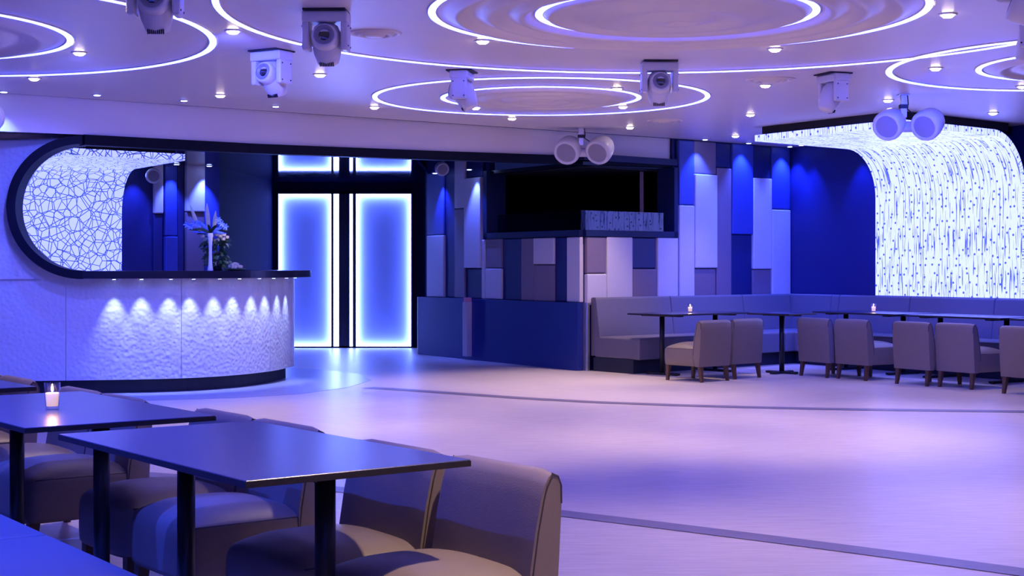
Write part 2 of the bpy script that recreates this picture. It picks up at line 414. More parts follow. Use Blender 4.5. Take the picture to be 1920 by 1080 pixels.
# ------------------------------------------------------------------ doors
dz0, dz1 = .0, zat(361, DW)
def X(px): return (px-960)/f*DW
for i, (a, b, pan, st, lab) in enumerate(((521, 646, (523, 621.5), (626, 636), 'left'), (646, 773, (668, 771), (656, 662), 'right'))):
    d = thing('door_%d' % (i+1), 'x', 'door', (X((a+b)/2), DW-.02, 0)); del d['category']; del d['label']; d['kind'] = 'structure'
    d['label'] = 'tall edge-lit blue door leaf with a %s light strip by the middle' % ('wide' if i == 0 else 'thin')
    ox = X((a+b)/2); zb0, zb1 = zat(649, DW), zat(364, DW)
    L_, R_ = X(pan[0])-ox, X(pan[1])-ox; s0, s1 = X(st[0])-ox, X(st[1])-ox
    A_, B_ = X(a)-ox, X(b)-ox
    fr = bmesh.new()
    xs = sorted([A_, L_, R_, s0, s1, B_])
    box(fr, (xs[0], -.03, 0), (xs[1], .06, dz1)); box(fr, (xs[2], -.03, 0), (xs[3], .06, dz1)); box(fr, (xs[4], -.03, 0), (xs[5], .06, dz1))
    box(fr, (A_, -.03, 0), (B_, .06, zb0)); box(fr, (A_, -.03, zb1), (B_, .06, dz1))
    obj('door_frame', fr, 'doorframe', d)
    obj('lit_panel', B((L_, .055, zb0), (R_, .07, zb1)), 'doorpanel', d)
    t = .018
    for nm, lo, hi in (('led_strip', (L_, -.01, zb0), (L_+t, .05, zb1)), ('led_strip', (R_-t, -.01, zb0), (R_, .05, zb1)),
                       ('led_strip', (L_+t, -.01, zb1-t), (R_-t, .05, zb1)), ('led_strip', (L_+t, -.01, zb0), (R_-t, .05, zb0+t)),
                       ('light_strip', (s0, .0, zb0), (s1, .03, zb1))):
        obj(nm, B(lo, hi), 'doorled', d)

# ------------------------------------------------------------------ bar: hammered curved front
def catmull(P, n=14):
    Q = []
    for i in range(len(P)-1):
        p0, p1, p2, p3 = P[max(i-1, 0)], P[i], P[i+1], P[min(i+2, len(P)-1)]
        for k in range(n):
            t = k/n; Q.append(.5*((2*p1)+(p2-p0)*t+(2*p0-5*p1+4*p2-p3)*t*t+(3*p1-p0-3*p2+p3)*t**3))
    return Q+[P[-1]]
zk = .143
bp_ = [fl(-260, 716.0, zk), fl(-80, 715.5, zk), fl(58, 714.4, zk), fl(200, 712.5, zk), fl(339.8, 709.4, zk), fl(440, 703.5, zk), fl(507.5, 696, zk), fl(541, 689, zk)]
e = bp_[-1]; bp_ += [e+Vector((.0, .45)), e+Vector((-.22, .85)), e+Vector((-.7, 1.05))]
bc = catmull(bp_)
acc = [0.0]
for a, b in zip(bc, bc[1:]): acc.append(acc[-1]+(b-a).length)
def bar(s, off=0.0):
    s = max(0, min(acc[-1]-1e-6, s)); i = max(k for k in range(len(acc)-1) if acc[k] <= s)
    t = (s-acc[i])/(acc[i+1]-acc[i]); p = bc[i].lerp(bc[i+1], t)
    d = (bc[min(i+2, len(bc)-1)]-bc[max(i-1, 0)]).normalized(); return p+Vector((d.y, -d.x))*off
def s_px(px, lim=7.0):
    s, best = 0, (1e9, 0)
    while s < acc[-1]:
        p = bar(s); x = 960+f*p.x/p.y
        if abs(x-px) < best[0]: best = (abs(x-px), s)
        s += .01
        if best[0] < 3 and abs(x-px) > 30: break
    return best[1]
zt_, zs0, zs1 = H+1.30, 1.187, 1.265
s0, sE = s_px(157), acc[-1]
def strip(sa, sb, z0, z1, off, n=40):
    ss = [sa+(sb-sa)*i/n for i in range(n+1)]
    bm = loft([v3(bar(s, off), z0) for s in ss], [v3(bar(s, off), z1) for s in ss])
    i0 = loft([v3(bar(s, off-.05), z0) for s in ss], [v3(bar(s, off-.05), z1) for s in ss])
    # close
    m_ = bpy.data.meshes.new('t'); i0.to_mesh(m_); i0.free(); bm.from_mesh(m_)
    for z in (z0, z1):
        q = loft([v3(bar(s, off), z) for s in ss], [v3(bar(s, off-.05), z) for s in ss]); q.to_mesh(m_); q.free(); bm.from_mesh(m_)
    for s in (sa, sb):
        q = loft([v3(bar(s, off), z0), v3(bar(s, off), z1)], [v3(bar(s, off-.05), z0), v3(bar(s, off-.05), z1)]); q.to_mesh(m_); q.free(); bm.from_mesh(m_)
    bmesh.ops.remove_doubles(bm, verts=bm.verts, dist=1e-4); return bm
bb = bar(s_px(340))
barc = thing('bar_counter', 'curved bar counter clad in hammered white panels with long black top', 'bar', (bb.x, bb.y, 0))
def bpart(name, bm, mat, sm=False): o = obj(name, bm, mat, barc, smooth=sm); o.location = (-bb.x, -bb.y, 0); return o
cuts = [0, s_px(123), s_px(340), s_px(507), sE]
for a, b in zip(cuts, cuts[1:]):
    bpart('front_panel', strip(a+.003, b-.003, zk, zs0, 0), 'hammer')
bpart('kick_plinth', strip(0, sE, 0, zk+.01, -.10), 'plinth')
ss = [s0+(sE-s0)*i/60 for i in range(61)]
bm = bmesh.new(); rg = []
for s in ss:
    a, b = bar(s, .20), bar(s, -.40); rg.append([bm.verts.new(v3(a, zs0)), bm.verts.new(v3(a, zs1)), bm.verts.new(v3(b, zs1)), bm.verts.new(v3(b, zs0))])
for a, b in zip(rg, rg[1:]):
    for i in range(4): bm.faces.new((a[i], a[(i+1) % 4], b[(i+1) % 4], b[i]))
bm.faces.new(rg[0]); bm.faces.new(rg[-1][::-1])
bpart('counter_top', bm, 'black')
# stadium frame: half ring on the left joined to counter and beam
zc1, zc0 = H+1.274, (zs0+zs1)/2; R_ = (zc1-zc0)/2; zm = (zc1+zc0)/2
bm = bmesh.new(); rg = []; hw = .043
for i in range(41):
    th = PI/2+PI*i/40
    def pt(rr, off): return v3(bar(s0+rr*math.cos(th), off), zm+rr*math.sin(th))
    rg.append([bm.verts.new(pt(R_+hw, .2)), bm.verts.new(pt(R_-hw, .2)), bm.verts.new(pt(R_-hw, -.2)), bm.verts.new(pt(R_+hw, -.2))])
for a, b in zip(rg, rg[1:]):
    for i in range(4): bm.faces.new((a[i], a[(i+1) % 4], b[(i+1) % 4], b[i]))
bm.faces.new(rg[0]); bm.faces.new(rg[-1][::-1])
bpart('opening_frame', bm, 'matteblack')
# hammered wall to the left of the opening
bm = bmesh.new(); rows = []
for i in range(33):
    th = -PI/2-PI*i/32
    z = zm+R_*math.sin(th); z = zs0-.005 if i == 0 else z; se = s0+R_*math.cos(th)
    rows.append([bm.verts.new(v3(bar(se*j/10.0), z)) for j in range(11)])
for a, b in zip(rows, rows[1:]):
    for j in range(10): bm.faces.new((a[j], a[j+1], b[j+1], b[j]))
wb = obj('wall_bar', bm, 'hammer', kind='structure')
md = wb.modifiers.new('s', 'SOLIDIFY'); md.thickness = .05; md.offset = 0
obj('wall_bar_top', strip(0, s0+.1, zc1-.02, ZS, -.01, 12), 'hammer', kind='structure')
# small lamps under the counter
for k, px in enumerate((214, 264, 316, 356, 401, 435, 470, 496, 519, 535)):
    q = bar(s_px(px), .115)
    t = thing('counter_downlight', 'tiny white puck lamp under the black counter top edge', 'downlight', (q.x, q.y, zs0), group='puck lamps under the bar counter')
    obj('trim', lathe([(0, .0), (.028, .0), (.028, -.008), (.02, -.008), (0, -.006)], 12), 'chrome', t)
    obj('lamp', lathe([(0, -.0075), (.018, -.0075), (.018, -.0095), (0, -.0095)], 12), 'bluelamp', t)
    qa = bar(s_px(px), .03)
    spot('puck_light', (q.x, q.y, zs0-.012), (qa.x, qa.y, .55), P_BAR, (.45, .55, 1), 52, .8, .015, t)

# ------------------------------------------------------------------ backlit curved sheets
def lumi(name, label, mat, p, along, width, proj, plen, z0, zc, rad, ceil_z):
    """p: plan point of one wall end; along: unit dir along the wall; proj: unit dir into the room"""
    prof = [(0, z0)]; n = 14
    for i in range(n+1):
        a = PI/2*i/n; prof.append((rad-rad*math.cos(a), zc-rad+rad*math.sin(a)))
    prof.append((plen, zc))
    L = [0]
    for a, b in zip(prof, prof[1:]): L.append(L[-1]+math.hypot(b[0]-a[0], b[1]-a[1]))
    th = .075
    # outward (away from the room) normals
    out = []
    for i, q in enumerate(prof):
        a, b = prof[max(0, i-1)], prof[min(len(prof)-1, i+1)]; d = Vector((b[0]-a[0], b[1]-a[1])).normalized(); out.append((q[0]-d.y*th, q[1]+d.x*th))
    bm = bmesh.new(); uvl = bm.loops.layers.uv.new('UVMap')
    root = thing(name, label, 'light panel', (p.x, p.y, z0))
    def P(q, sw): xy = p+along*sw+proj*(q[0]+th+.002); return Vector((xy.x-p.x, xy.y-p.y, q[1]-z0))
    def quad(pts, uvs):
        fc = bm.faces.new([bm.verts.new(x) for x in pts])
        for l, t in zip(fc.loops, uvs): l[uvl].uv = t
    for i in range(len(prof)-1):
        quad([P(prof[i], 0), P(prof[i], width), P(prof[i+1], width), P(prof[i+1], 0)], [(0, L[i]), (width, L[i]), (width, L[i+1]), (0, L[i+1])])
        for sw in (0, width):
            quad([P(prof[i], sw), P(prof[i+1], sw), P(out[i+1], sw), P(out[i], sw)], [(L[i], 0), (L[i+1], 0), (L[i+1], th), (L[i], th)])
    quad([P(prof[-1], 0), P(prof[-1], width), P(out[-1], width), P(out[-1], 0)], [(0, 0), (width, 0), (width, th), (0, th)])
    me = bpy.data.meshes.new('sheet'); bm.to_mesh(me); bm.free(); me.materials.append(M[mat])
    o = bpy.data.objects.new('printed_sheet', me); COL.objects.link(o); o.parent = root
    for i in range(1): pass
    bk = bmesh.new()
    for i in range(len(out)-1):
        bk.faces.new([bk.verts.new(P(q, sw)) for q, sw in ((out[i], 0), (out[i], width), (out[i+1], width), (out[i+1], 0))])
    bmesh.ops.remove_doubles(bk, verts=bk.verts, dist=1e-4)
    o = obj('backing', bk, 'black', root)
    # dark hanger between canopy and ceiling
    if ceil_z - zc > .1:
        q = [p+along*.12+proj*.35, p+along*(width-.02)+proj*.35, p+along*(width-.02)+proj*(plen+th-.01), p+along*.12+proj*(plen+th-.01)]
        o = obj('hanger', prism([(a.x-p.x, a.y-p.y) for a in q], zc+th-z0, ceil_z-z0), 'dark', root)
    return root
pj = Vector((-v.x, -v.y))                              # canopy direction on the right wall (towards the room)
lp = on(K, r_, 1648)
tipw = ce(1415, 265, 1.52); plen = (lp-tipw).dot(v)
wid = (on(K, r_, 1923)-lp).length
lumi('light_panel', 'large backlit white sheet printed with dots and stems, curving onto the ceiling above the banquette', 'lines', lp, r_, wid, pj, plen-.08, .925, H+1.52, .62, ZC)
tip = ce(347, 301, 1.22); u2 = Vector((-1770/f, 1)).normalized()
be = on(tip, u2, 225)
lumi('light_panel', 'backlit white sheet printed with crossing threads, seen through the bar opening', 'crackle', be, -v, (be-on(be, v, 20)).length, -u2, (be-tip).length-.08, .1, H+1.22, .55, ZS)

# walls behind the bar
def wp(px, p=be): return on(p, v, px)
b1, b2 = wp(286), wp(412)
wbk = obj('wall_bar_back', wallbox(be-v*3.6, b2, 0, ZS, 0, -.1), 'navywall', kind='structure')
panels(wbk, be, v, [
    (286, 304, [(301, 401, W_, .05), (401, 530, N_, .03)]),
    (305, 329, [(300, 443, Bl, .06), (443, 530, 'p_blue', .08)]),
    (330, 344, [(300, 530, N_, .03)]),
    (345, 380, [(299, 398, W_, .08), (398, 530, Mi, .06)]),
    (381, 411, [(297, 530, Bl, .03)])])
obj('wall_bar_side', wallbox(b2, DJL, 0, ZC, 0, -.1), 'navydark', kind='structure')
# blue wall washers
WG = 'small blue wall washer lamps'
def washer(q, zc, tgt, power, label, col=BLUE, ang=62):
    t = thing('wall_washer', label, 'downlight', (q.x, q.y, zc), group=WG)
    obj('trim', lathe([(0, 0), (.05, 0), (.05, -.008), (.035, -.01), (0, -.006)], 16), 'plastic', t)
    obj('lamp', lathe([(0, -.007), (.032, -.009), (.03, -.013), (0, -.013)], 16), 'bluelamp', t)
    spot('washer_light', (q.x, q.y, zc-.02), tgt, power, col, ang, .7, .02, t)
nv = Vector((v.y, -v.x)); nr = Vector((r_.y, -r_.x)); nr = nr if nr.dot(Vector((-1, -1))) > 0 else -nr
for px in (1301, 1383, 1460):
    w0 = on(C, v, px); q = w0+nv*.20; w1 = w0+nv*.06
    washer(q, ZC, (w1.x, w1.y, 1.5), P_WASH*.9, 'small recessed blue washer lamp in the ceiling along the padded panels', (.05, .10, 1.0), 84)
for px in (1524, 1618):
    w0 = on(K, r_, px); q = w0+nr*.22
    washer(q, ZC, (w0.x, w0.y, 1.2), P_WASH*.6, 'small recessed blue washer lamp above the plain navy wall')
for px in (838, 903):
    w0 = on(C, u, px); q = w0+nl*.2
    washer(q, ZS, (w0.x, w0.y, 1.5), P_WASH*.6, 'small blue washer lamp between doors and booth window', (.08, .13, 1.0))
for px, pw in ((250, .5), (316, .6), (377, .8)):
    w0 = wp(px); q = w0+Vector((v.y, -v.x))*.22
    washer(q, ZS, (w0.x, w0.y, 1.5), P_WASH*pw, 'small blue washer lamp on the wall behind the bar', (.08, .13, 1.0))
for px, py in ((7, 171), (182, 177), (345, 187.5), (517, 198.5)):
    q = ce(px, py)
    washer(q, ZC, (q.x, q.y+.2, 0), P_WASH*.6, 'small blue lamp along the ceiling edge above the bar front', (.08, .13, 1.0), 80)
spot('booth_spot', (ps_.x-.1, ps_.y-.15, H+1.2), (ps_.x, ps_.y, zl), 1.2, WARM, 40, .5, .02)

# ------------------------------------------------------------------ ceiling: LED rings and plaster reliefs
RG = 'light rings set in the ceiling'
def led_ring(c, R, label, wd=.05):
    t = thing('ceiling_light_ring', label, 'ceiling light', (c[0], c[1], ZC), group=None)
    h = wd/2
    obj('channel', lathe([(R-h-.012, .0), (R-h-.012, -.006), (R+h+.012, -.006), (R+h+.012, 0)], 128), 'relief', t, True)
    obj('led_strip', lathe([(R-h, -.005), (R-h, -.010), (R-h*.4, -.014), (R+h*.4, -.014), (R+h, -.010), (R+h, -.005)], 128), 'ring', t, True)
def relief(c, R0, R1, waves, amp, label, dome=.0):
    prof = []; n = 60
    for i in range(n+1):
        x = i/n; r = R0+(R1-R0)*x; env = min(1, x*14 if R0 > .01 else 1, (1-x)*(25 if R0 < .01 else 5))
        prof.append((max(r, 1e-7 if i else 0), -.004-env*(amp*(.5-.5*math.cos(2*PI*waves*x**.85))+dome*(1-x*x))))
    t = thing('ceiling_relief', label, 'ceiling ornament', (c[0], c[1], ZC))
    obj('plaster_ripples', lathe(prof, 128), 'relief', t, True)
cA, cB, cC_, cD = (1.10, 10.0), (.29, 15.03), (-4.68, 10.76), (5.03, 12.55)
led_ring(cA, .92, 'inner light ring of the large rippled disc with the widest relief')
led_ring(cA, 1.635, 'light ring edging the large rippled ceiling disc')
led_ring(cA, 3.03, 'widest thin light ring sweeping around the large rippled disc', .045)
relief(cA, .96, 1.60, 3, .038, 'rippled plaster band between two light rings of the large disc')
relief(cA, 0, .89, 2.5, .03, 'smooth plaster dome at the centre of the large ceiling disc', .04)
led_ring(cB, .985, 'inner light ring around the small rippled disc above the booth')
led_ring(cB, 1.665, 'outer light ring above the booth speakers')
relief(cB, 0, .95, 4, .03, 'small rippled plaster disc above the booth speakers', .02)
led_ring(cC_, 1.437, 'inner light ring of the disc above the bar end')
led_ring(cC_, 2.478, 'outer light ring of the disc above the bar end')
relief(cC_, 0, 1.40, 5, .035, 'rippled plaster disc above the bar end', .02)
led_ring(cD, 1.06, 'inner light ring of the disc above the far banquette')
led_ring(cD, 1.807, 'outer light ring of the disc above the far banquette', .055)
relief(cD, 0, 1.02, 5, .03, 'rippled plaster disc above the far banquette', .02)
# rings added above the frame, out of view, to light the near tables blue
for c, w_ in (((-2.3, 5.0), 'above the near tables'), ((3.6, 5.2), 'above the near dance floor'), ((-1.0, .6), 'above the end of the near banquette')):
    led_ring(c, 1.0, 'added small inner ceiling light ring '+w_); led_ring(c, 1.66, 'added wider outer ceiling light ring '+w_)

# ------------------------------------------------------------------ downlights
DG = 'warm recessed ceiling downlights'
def downlight(q, power=P_DOWN, tgt=None, col=WARM):
    t = thing('downlight', 'round warm white recessed downlight in the lilac ceiling', 'downlight', (q[0], q[1], ZC), group=DG)
    obj('trim', lathe([(0, 0), (.065, 0), (.065, -.006), (.05, -.010), (.045, -.006), (0, -.004)], 20), 'plastic', t, True)
    obj('lamp', lathe([(0, -.005), (.044, -.006), (.042, -.014), (.03, -.024), (0, -.029)], 20), 'warmlamp', t, True)
    spot('downlight_beam', (q[0], q[1], ZC-.04), tgt or (q[0], q[1], 0), power, col, 78, .85, .05, t)
for px, py in ((437, 57), (149, 98), (64, 146), (905, 76), (600, 139), (413, 178), (1453, 91), (1777, 26), (1157, 165), (1168, 199), (892, 201), (702, 200),
               (960, 221), (1181, 238), (1435, 159), (1407, 214), (1379, 254), (1754, 127), (1862, 211), (1665, 187), (1917, 161)):
    if (px, py) in ((64, 146), (149, 98), (413, 178), (437, 57)):
        w0 = bar(s_px(max(60, px)), 0); downlight(ce(px, py), P_DOWN*.85, (w0.x, w0.y, 1.3), (.09, .11, 1))  # beams of these warm lamps are tilted and made blue to brighten the bar
    else:
        q = ce(px, py)
        if (px, py) in ((1407, 214), (1754, 127), (1862, 211), (1665, 187)):      # blue beams added at these lamps to turn the right wall banquette blue
            sb = {1407: .5, 1665: 1.5, 1754: 2.7, 1862: 4.0}[px]; wq = K+r_*sb+nr*.6
            spot('added_banquette_beam', (q.x, q.y, ZC-.04), (wq.x, wq.y, .6), P_WASH*2.2, BLUE, 60, .7, .02)
        downlight(q, P_DOWN*(.8 if (px, py) in ((1181, 238), (1168, 199), (960, 221)) else .22 if py > 185 or (px, py) in ((1917, 161), (1435, 159)) else .6 if px > 1700 else 1))
for q, k in (((.6, 4.3), 1.45), ((-.1, 6.8), .45), ((2.2, 7.2), .75), ((4.2, 7.6), .75), ((-2.3, 8.5), .5), ((3.2, 4.2), .6), ((6.3, 9.5), .6)):
    downlight(q, P_DOWN*k)  # extra downlights added out of view to warm the near floor and chairs
q = ce(413, 178); w0 = bar(s_px(428), -.08)
spot('added_flower_beam', (q.x, q.y, ZC-.045), (w0.x, w0.y, 1.55), 120, (1, .8, .6), 9, .7, .02)  # second warm beam added at this lamp to bring out the bar flowers
# round air diffusers
for px, py, rx, lab in ((703, 62, 51, 'round white air diffuser beside the large moving head lamp'), (1445, 149, 47, 'round white air diffuser behind the large disc'), (1247, 226, 33, 'round white air diffuser close to the booth speakers')):
    q = ce(px, py); R = rx/f*q.y
    t = thing('air_diffuser', lab, 'air vent', (q.x, q.y, ZC))
    obj('rim', lathe([(R*.78, 0), (R*.8, -.008), (R*.96, -.014), (R, -.004), (R, 0)], 40), 'relief', t, True)
    obj('inner_ring', lathe([(R*.5, 0), (R*.52, -.02), (R*.66, -.026), (R*.72, -.004)], 40), 'relief', t, True)
    obj('core_disc', lathe([(0, -.03), (R*.34, -.028), (R*.42, -.01), (R*.42, 0)], 32), 'relief', t, True)

# ------------------------------------------------------------------ moving head lamps
def moving_head(q, pan, tilt, label, sc=1.0):
    t = thing('moving_head_lamp', label, 'stage light', (q.x, q.y, ZC), pan, 'white moving head lamps under the ceiling'); t.scale = (sc,)*3
    obj('base_plate', B((-.14, -.12, -.012), (.14, .12, 0)), 'vent', t)
    y = bmesh.new(); box(y, (-.152, -.085, -.085), (.152, .085, -.012), .012)
    obj('yoke', y, 'plastic', t)
    for s in (-1, 1):
        a = obj('yoke_arm', B((s*.128-.024, -.072, -.27), (s*.128+.024, .072, -.075), .014), 'plastic', t)
        for zz in (-.11, -.24):
            for yy in (-.05, .05):
                obj('screw', lathe([(0, 0), (.006, 0), (.006, .004), (0, .004)], 8, mat=Matrix.Translation((s*.152, yy, zz)) @ Matrix.Rotation(s*PI/2, 4, 'Y')), 'vent', a)
    R = Matrix.Translation((0, 0, -.195)) @ Matrix.Rotation(-tilt, 4, 'X') @ Matrix.Rotation(PI/2, 4, 'X')   # +z of lathe -> -y (lens side)
    R2 = Matrix.Translation((0, .02, -.205)) @ Matrix.Rotation(-1.12, 4, 'X') @ Matrix.Rotation(PI/2, 4, 'X')
    hb = lathe([(0, -.155), (.055, -.155), (.07, -.145), (.09, -.08), (.1, -.01), (.098, .05), (.08, .10), (.045, .125), (0, .13)], 28, mat=R2)
    b3 = lathe([(.07, -.03), (.09, .03), (.086, .085), (.078, .105), (.066, .105), (.062, .098)], 28, mat=R); m_ = bpy.data.meshes.new('t'); b3.to_mesh(m_); b3.free(); hb.from_mesh(m_)
    hd = obj('lamp_head', hb, 'plastic', t, True)
    obj('lens_ring', lathe([(.066, .104), (.064, .113), (.05, .113), (.046, .1), (.036, .098)], 28, mat=R), 'lensring', hd, True)
    obj('lens', lathe([(0, .104), (.022, .102), (.038, .096)], 24, mat=R), 'lens', hd, True)
    vb = bmesh.new()
    for k in range(-4, 5): box(vb, (k*.011-.003, -.0765, -.145), (k*.011+.003, -.065, -.118))
    bmesh.ops.transform(vb, matrix=R2, verts=vb.verts)
    # the vent row sits on the underside of the tail
    obj('vent_slots', vb, 'vent', hd)
MH = 'white moving head lamp '
moving_head(ce(291, -58), .05, .2, MH+'hanging over the inner bar-end ring')
moving_head(ce(612, 20), -.04, .2, MH+'beside the round diffuser, lens towards the tables')
moving_head(ce(509, 95), -.55, .2, MH+'near the bar, turned sideways, lens up')
moving_head(ce(866, 133), -1.75, .2, MH+'seen from its side at the edge of the small disc', .95)
moving_head(ce(1236, 115), .04, .2, MH+'between the large and the small disc, lens forward')
moving_head(ce(1562, 138), 1.95, .2, MH+'seen from its side near the far banquette', .95)
moving_head(ce(1945, 15), .9, .2, MH+'beside the loudspeaker close to the right wall')

# ------------------------------------------------------------------ twin loudspeakers
def pod(parent, c, yaw, pitch, R=.15, name='speaker_pod'):
    m = Matrix.Translation(c) @ Matrix.Rotation(yaw, 4, 'Z') @ Matrix.Rotation(pitch, 4, 'X') @ Matrix.Rotation(PI/2, 4, 'X')   # lathe +z -> -y, front
    k = R/.15
    body = obj(name, lathe([(0, -.30*k), (.05*k, -.295*k), (.095*k, -.265*k), (.13*k, -.2*k), (.148*k, -.1*k), (.15*k, -.04*k), (.142*k, -.008*k), (.13*k, 0), (.112*k, 0), (.108*k, -.012*k)], 36, mat=m), 'plastic', parent, True)
    obj('speaker_grille', lathe([(0, -.004*k), (.06*k, -.006*k), (.109*k, -.011*k)], 32, mat=m), 'grille', body, True)
def twin(q, drop, yaw, label, R=.15, sp=.19, yaws=(-.3, .3), pitch=.12):
    t = thing('twin_loudspeaker', label, 'loudspeaker', (q.x, q.y, ZC), yaw)
    b = obj('hanging_bracket', B((-.03, -.02, -drop-.03), (.03, .02, 0), .004), 'chrome', t)
    obj('bracket_plate', B((-.05, -.05, -.01), (.05, .05, 0)), 'chrome', b)
    obj('bracket_joint', B((-.042, -.03, -drop+.06), (.042, .03, -drop+.10), .004), 'steel', b)
    obj('cable', tube([(.04, .0, 0), (.05, .01, -drop*.5), (.045, .03, -drop+.06), (.12, .1, -drop+.02)], .006), 'vent', b)
    obj('crossbar', tube([(-sp*.8, .1, -drop-.11), (sp*.8, .1, -drop-.11)], .055, 14), 'plastic', t, True)
    for s, yw in zip((-1, 1), yaws):
        pod(t, Vector((s*sp, -.06, -drop-.13)), yw, pitch, R)
twin(ce(1088, 242)-Vector((0, .22)), .19, .0, 'pair of white egg shaped loudspeakers hanging in front of the booth window', .165, .19, (-.35, -.5), .48)
twin(ce(1694, 177), .20, .0, 'pair of white egg shaped loudspeakers hanging in front of the backlit dotted sheet', .152, .185, (-.62, -.72), .42)
twin(ce(-72, 145), .24, .0, 'pair of white egg shaped loudspeakers hanging by the bar wall', .15, .2, (-.1, -.1), .16)
twin(Vector((2.98, 8.5)), .02, .4, 'pair of white egg shaped loudspeakers close above the dance floor', .17, .2, (-2.2, -2.4), -.35)
q = wp(268)+Vector((v.y, -v.x))*.30
t = thing('wall_loudspeaker', 'single rounded blue lit loudspeaker on the wall behind the bar', 'loudspeaker', (q.x, q.y, zat(330, q.y)))
pod(t, Vector((0, 0, 0)), .35, .1, .10); obj('wall_arm', tube([(-.05, .12, 0), (-.18, .30, .05)], .02, 8), 'plastic', t)
q = on(C, u, 853)+nl*.2
t = thing('wall_loudspeaker', 'single small white loudspeaker above the padded panels beside the doors', 'loudspeaker', (q.x, q.y, zat(318, q.y)))
pod(t, Vector((0, 0, 0)), .3, .3, .10); obj('wall_arm', tube([(0, .05, .0), (0, .14, .13)], .02, 8), 'plastic', t)

# ------------------------------------------------------------------ chairs
def chair_meshes():
    # seat: rounded block with crowned top
    bm = bmesh.new(); bmesh.ops.create_cube(bm, size=1)
    bmesh.ops.subdivide_edges(bm, edges=bm.edges[:], cuts=7, use_grid_fill=True)
    W, y0, y1, z0, z1 = .26, -.20, .30, .175, .40
    for q in bm.verts:
        x, y, z = q.co*2
        fx = x*W*(1-.035*(z < -.5)); fy = y0+(y1-y0)*(y+1)/2; fz = z0+(z1-z0)*(z+1)/2
        if z > -.2: fz += .045*(1-x*x)*(1-abs(y)**3)*max(0, z)
        # round front edge / corners
        if y > .6: fy -= .03*((z if z > 0 else 0)**4)+.02*abs(x)**6
        if abs(x) > .95: fz -= .022*(max(0, z)**6); fx *= (1-.03*max(0, z)**6)
        q.co = (fx, fy, fz)
    seat = bm
    # backrest: profile swept across the width
    prof = [(-.20, .175), (-.165, .30), (-.175, .40), (-.195, .52), (-.215, .62), (-.228, .665), (-.245, .692), (-.268, .702), (-.290, .692), (-.302, .665), (-.303, .60), (-.295, .45), (-.285, .30), (-.275, .175)]
    bk = bmesh.new(); rg = []
    for i in range(9):
        x = -1+2*i/8; ins = .010 if abs(x) == 1 else 0
        row = []
        for (y, z) in prof:
            c = Vector((-.24, .43)); yy = y+.012*(x*x)*(1 if y > -.25 and z > .3 else 0)
            row.append(bk.verts.new((x*.262, yy+(ins if y < -.25 else -ins), z-(ins if z > .6 else 0))))
        rg.append(row)
    for a, b in zip(rg, rg[1:]):
        for k in range(len(prof)):
            bk.faces.new((a[k], a[(k+1) % len(prof)], b[(k+1) % len(prof)], b[k]))
    bk.faces.new(rg[0][::-1]); bk.faces.new(rg[-1])
    return seat, bk, prof
def make_chair(loc, rz, label, group):
    t = thing('lounge_chair', label, 'chair', loc, rz, group)
    seat, bk, prof = chair_meshes()
    st = obj('seat', seat, 'leather', t, True)
    m = st.modifiers.new('s', 'SUBSURF'); m.levels = 1; m.render_levels = 1
    b = obj('backrest', bk, 'leather', t, True)
    md = b.modifiers.new('e', 'EDGE_SPLIT'); md.split_angle = math.radians(50)
    for s in (-1, 1):
        obj('piping', tube([(s*.261, y+(-.010 if y > -.25 else .010)*1, z-(.010 if z > .6 else 0)) for y, z in prof[1:11]], .0035, 6), 'piping', b)
        obj('piping', tube([(s*.2535, -.17+.042*k, .372) for k in range(11)], .003, 6), 'piping', st)
    for sx in (-1, 1):
        for fy, sp in ((.245, .012), (-.24, -.03)):
            bm = bmesh.new(); a = []; c = []
            for dx, dy in ((-1, -1), (1, -1), (1, 1), (-1, 1)):
                a.append(bm.verts.new((sx*.215+dx*.024, fy+dy*.024, .185))); c.append(bm.verts.new((sx*.218+dx*.015, fy+sp+dy*.015, 0)))
            bm.faces.new(a); bm.faces.new(c[::-1])
            for k in range(4): bm.faces.new((a[k], a[(k+1) % 4], c[(k+1) % 4], c[k]))
            obj('leg', bm, 'leg', t)
    return t
def face(d): return math.atan2(-d.x, d.y)               # rotation so that local +y looks along d
GN, GF = 'chairs along the near tables', 'chairs along the far tables'
a_ = Vector((.602, -.799)); n_ = Vector((.799, .602)); rn = face(-n_)
near = [((-.03, 4.72), 'taupe leather chair at the bare near table end, beside the open dance floor'),
        ((-.385, 5.17), 'taupe leather chair half hidden by the bare near table, second from its free end'),
        ((-0.887, 5.891), 'taupe leather chair behind the bare table, on the side of the candle table'),
        ((-1.214, 6.325), 'taupe leather chair at the candle table, next to the bare table'),
        ((-1.84, 7.085), 'taupe leather chair just past the near candle'),
        ((-2.165, 7.516), 'taupe leather chair right behind the near candle glass'),
        ((-2.74, 8.28), 'taupe leather chair at the table beyond the candle table'),
        ((-3.066, 8.712), 'taupe leather chair last in the near row, by the bar wall')]
proto = None
for (x, y), lab in near:
    p = Vector((x, y))-n_*.265
    if proto is None: proto = make_chair((p.x, p.y, 0), rn, lab, GN)
    else: dup(proto, (p.x, p.y, 0), rn, lab, GN)
def far_chair(l0, l1, d, lab, slide=0.0):
    p = (fl(*l0)+fl(*l1))/2+d*.255; sd = Vector((d.y, -d.x)); p = p+sd*slide; dup(proto, (p.x, p.y, 0), face(d), lab, GF)
dl = -nv; dr = -nr
far_chair((1312, 718), (1364, 713), dl, 'taupe chair at the far candle table nearest the booth, side towards the booth')
far_chair((1373, 711.6), (1425, 707.5), dl, 'taupe chair beside the small single column table in the corner')
far_chair((1505, 705), (1559, 708.5), dr, 'taupe chair at the candle table by the right wall, on the corner side', -.035)
far_chair((1568, 709.4), (1621.6, 713.8), dr, 'taupe chair in front of the candle by the right wall, its seat showing', .035)
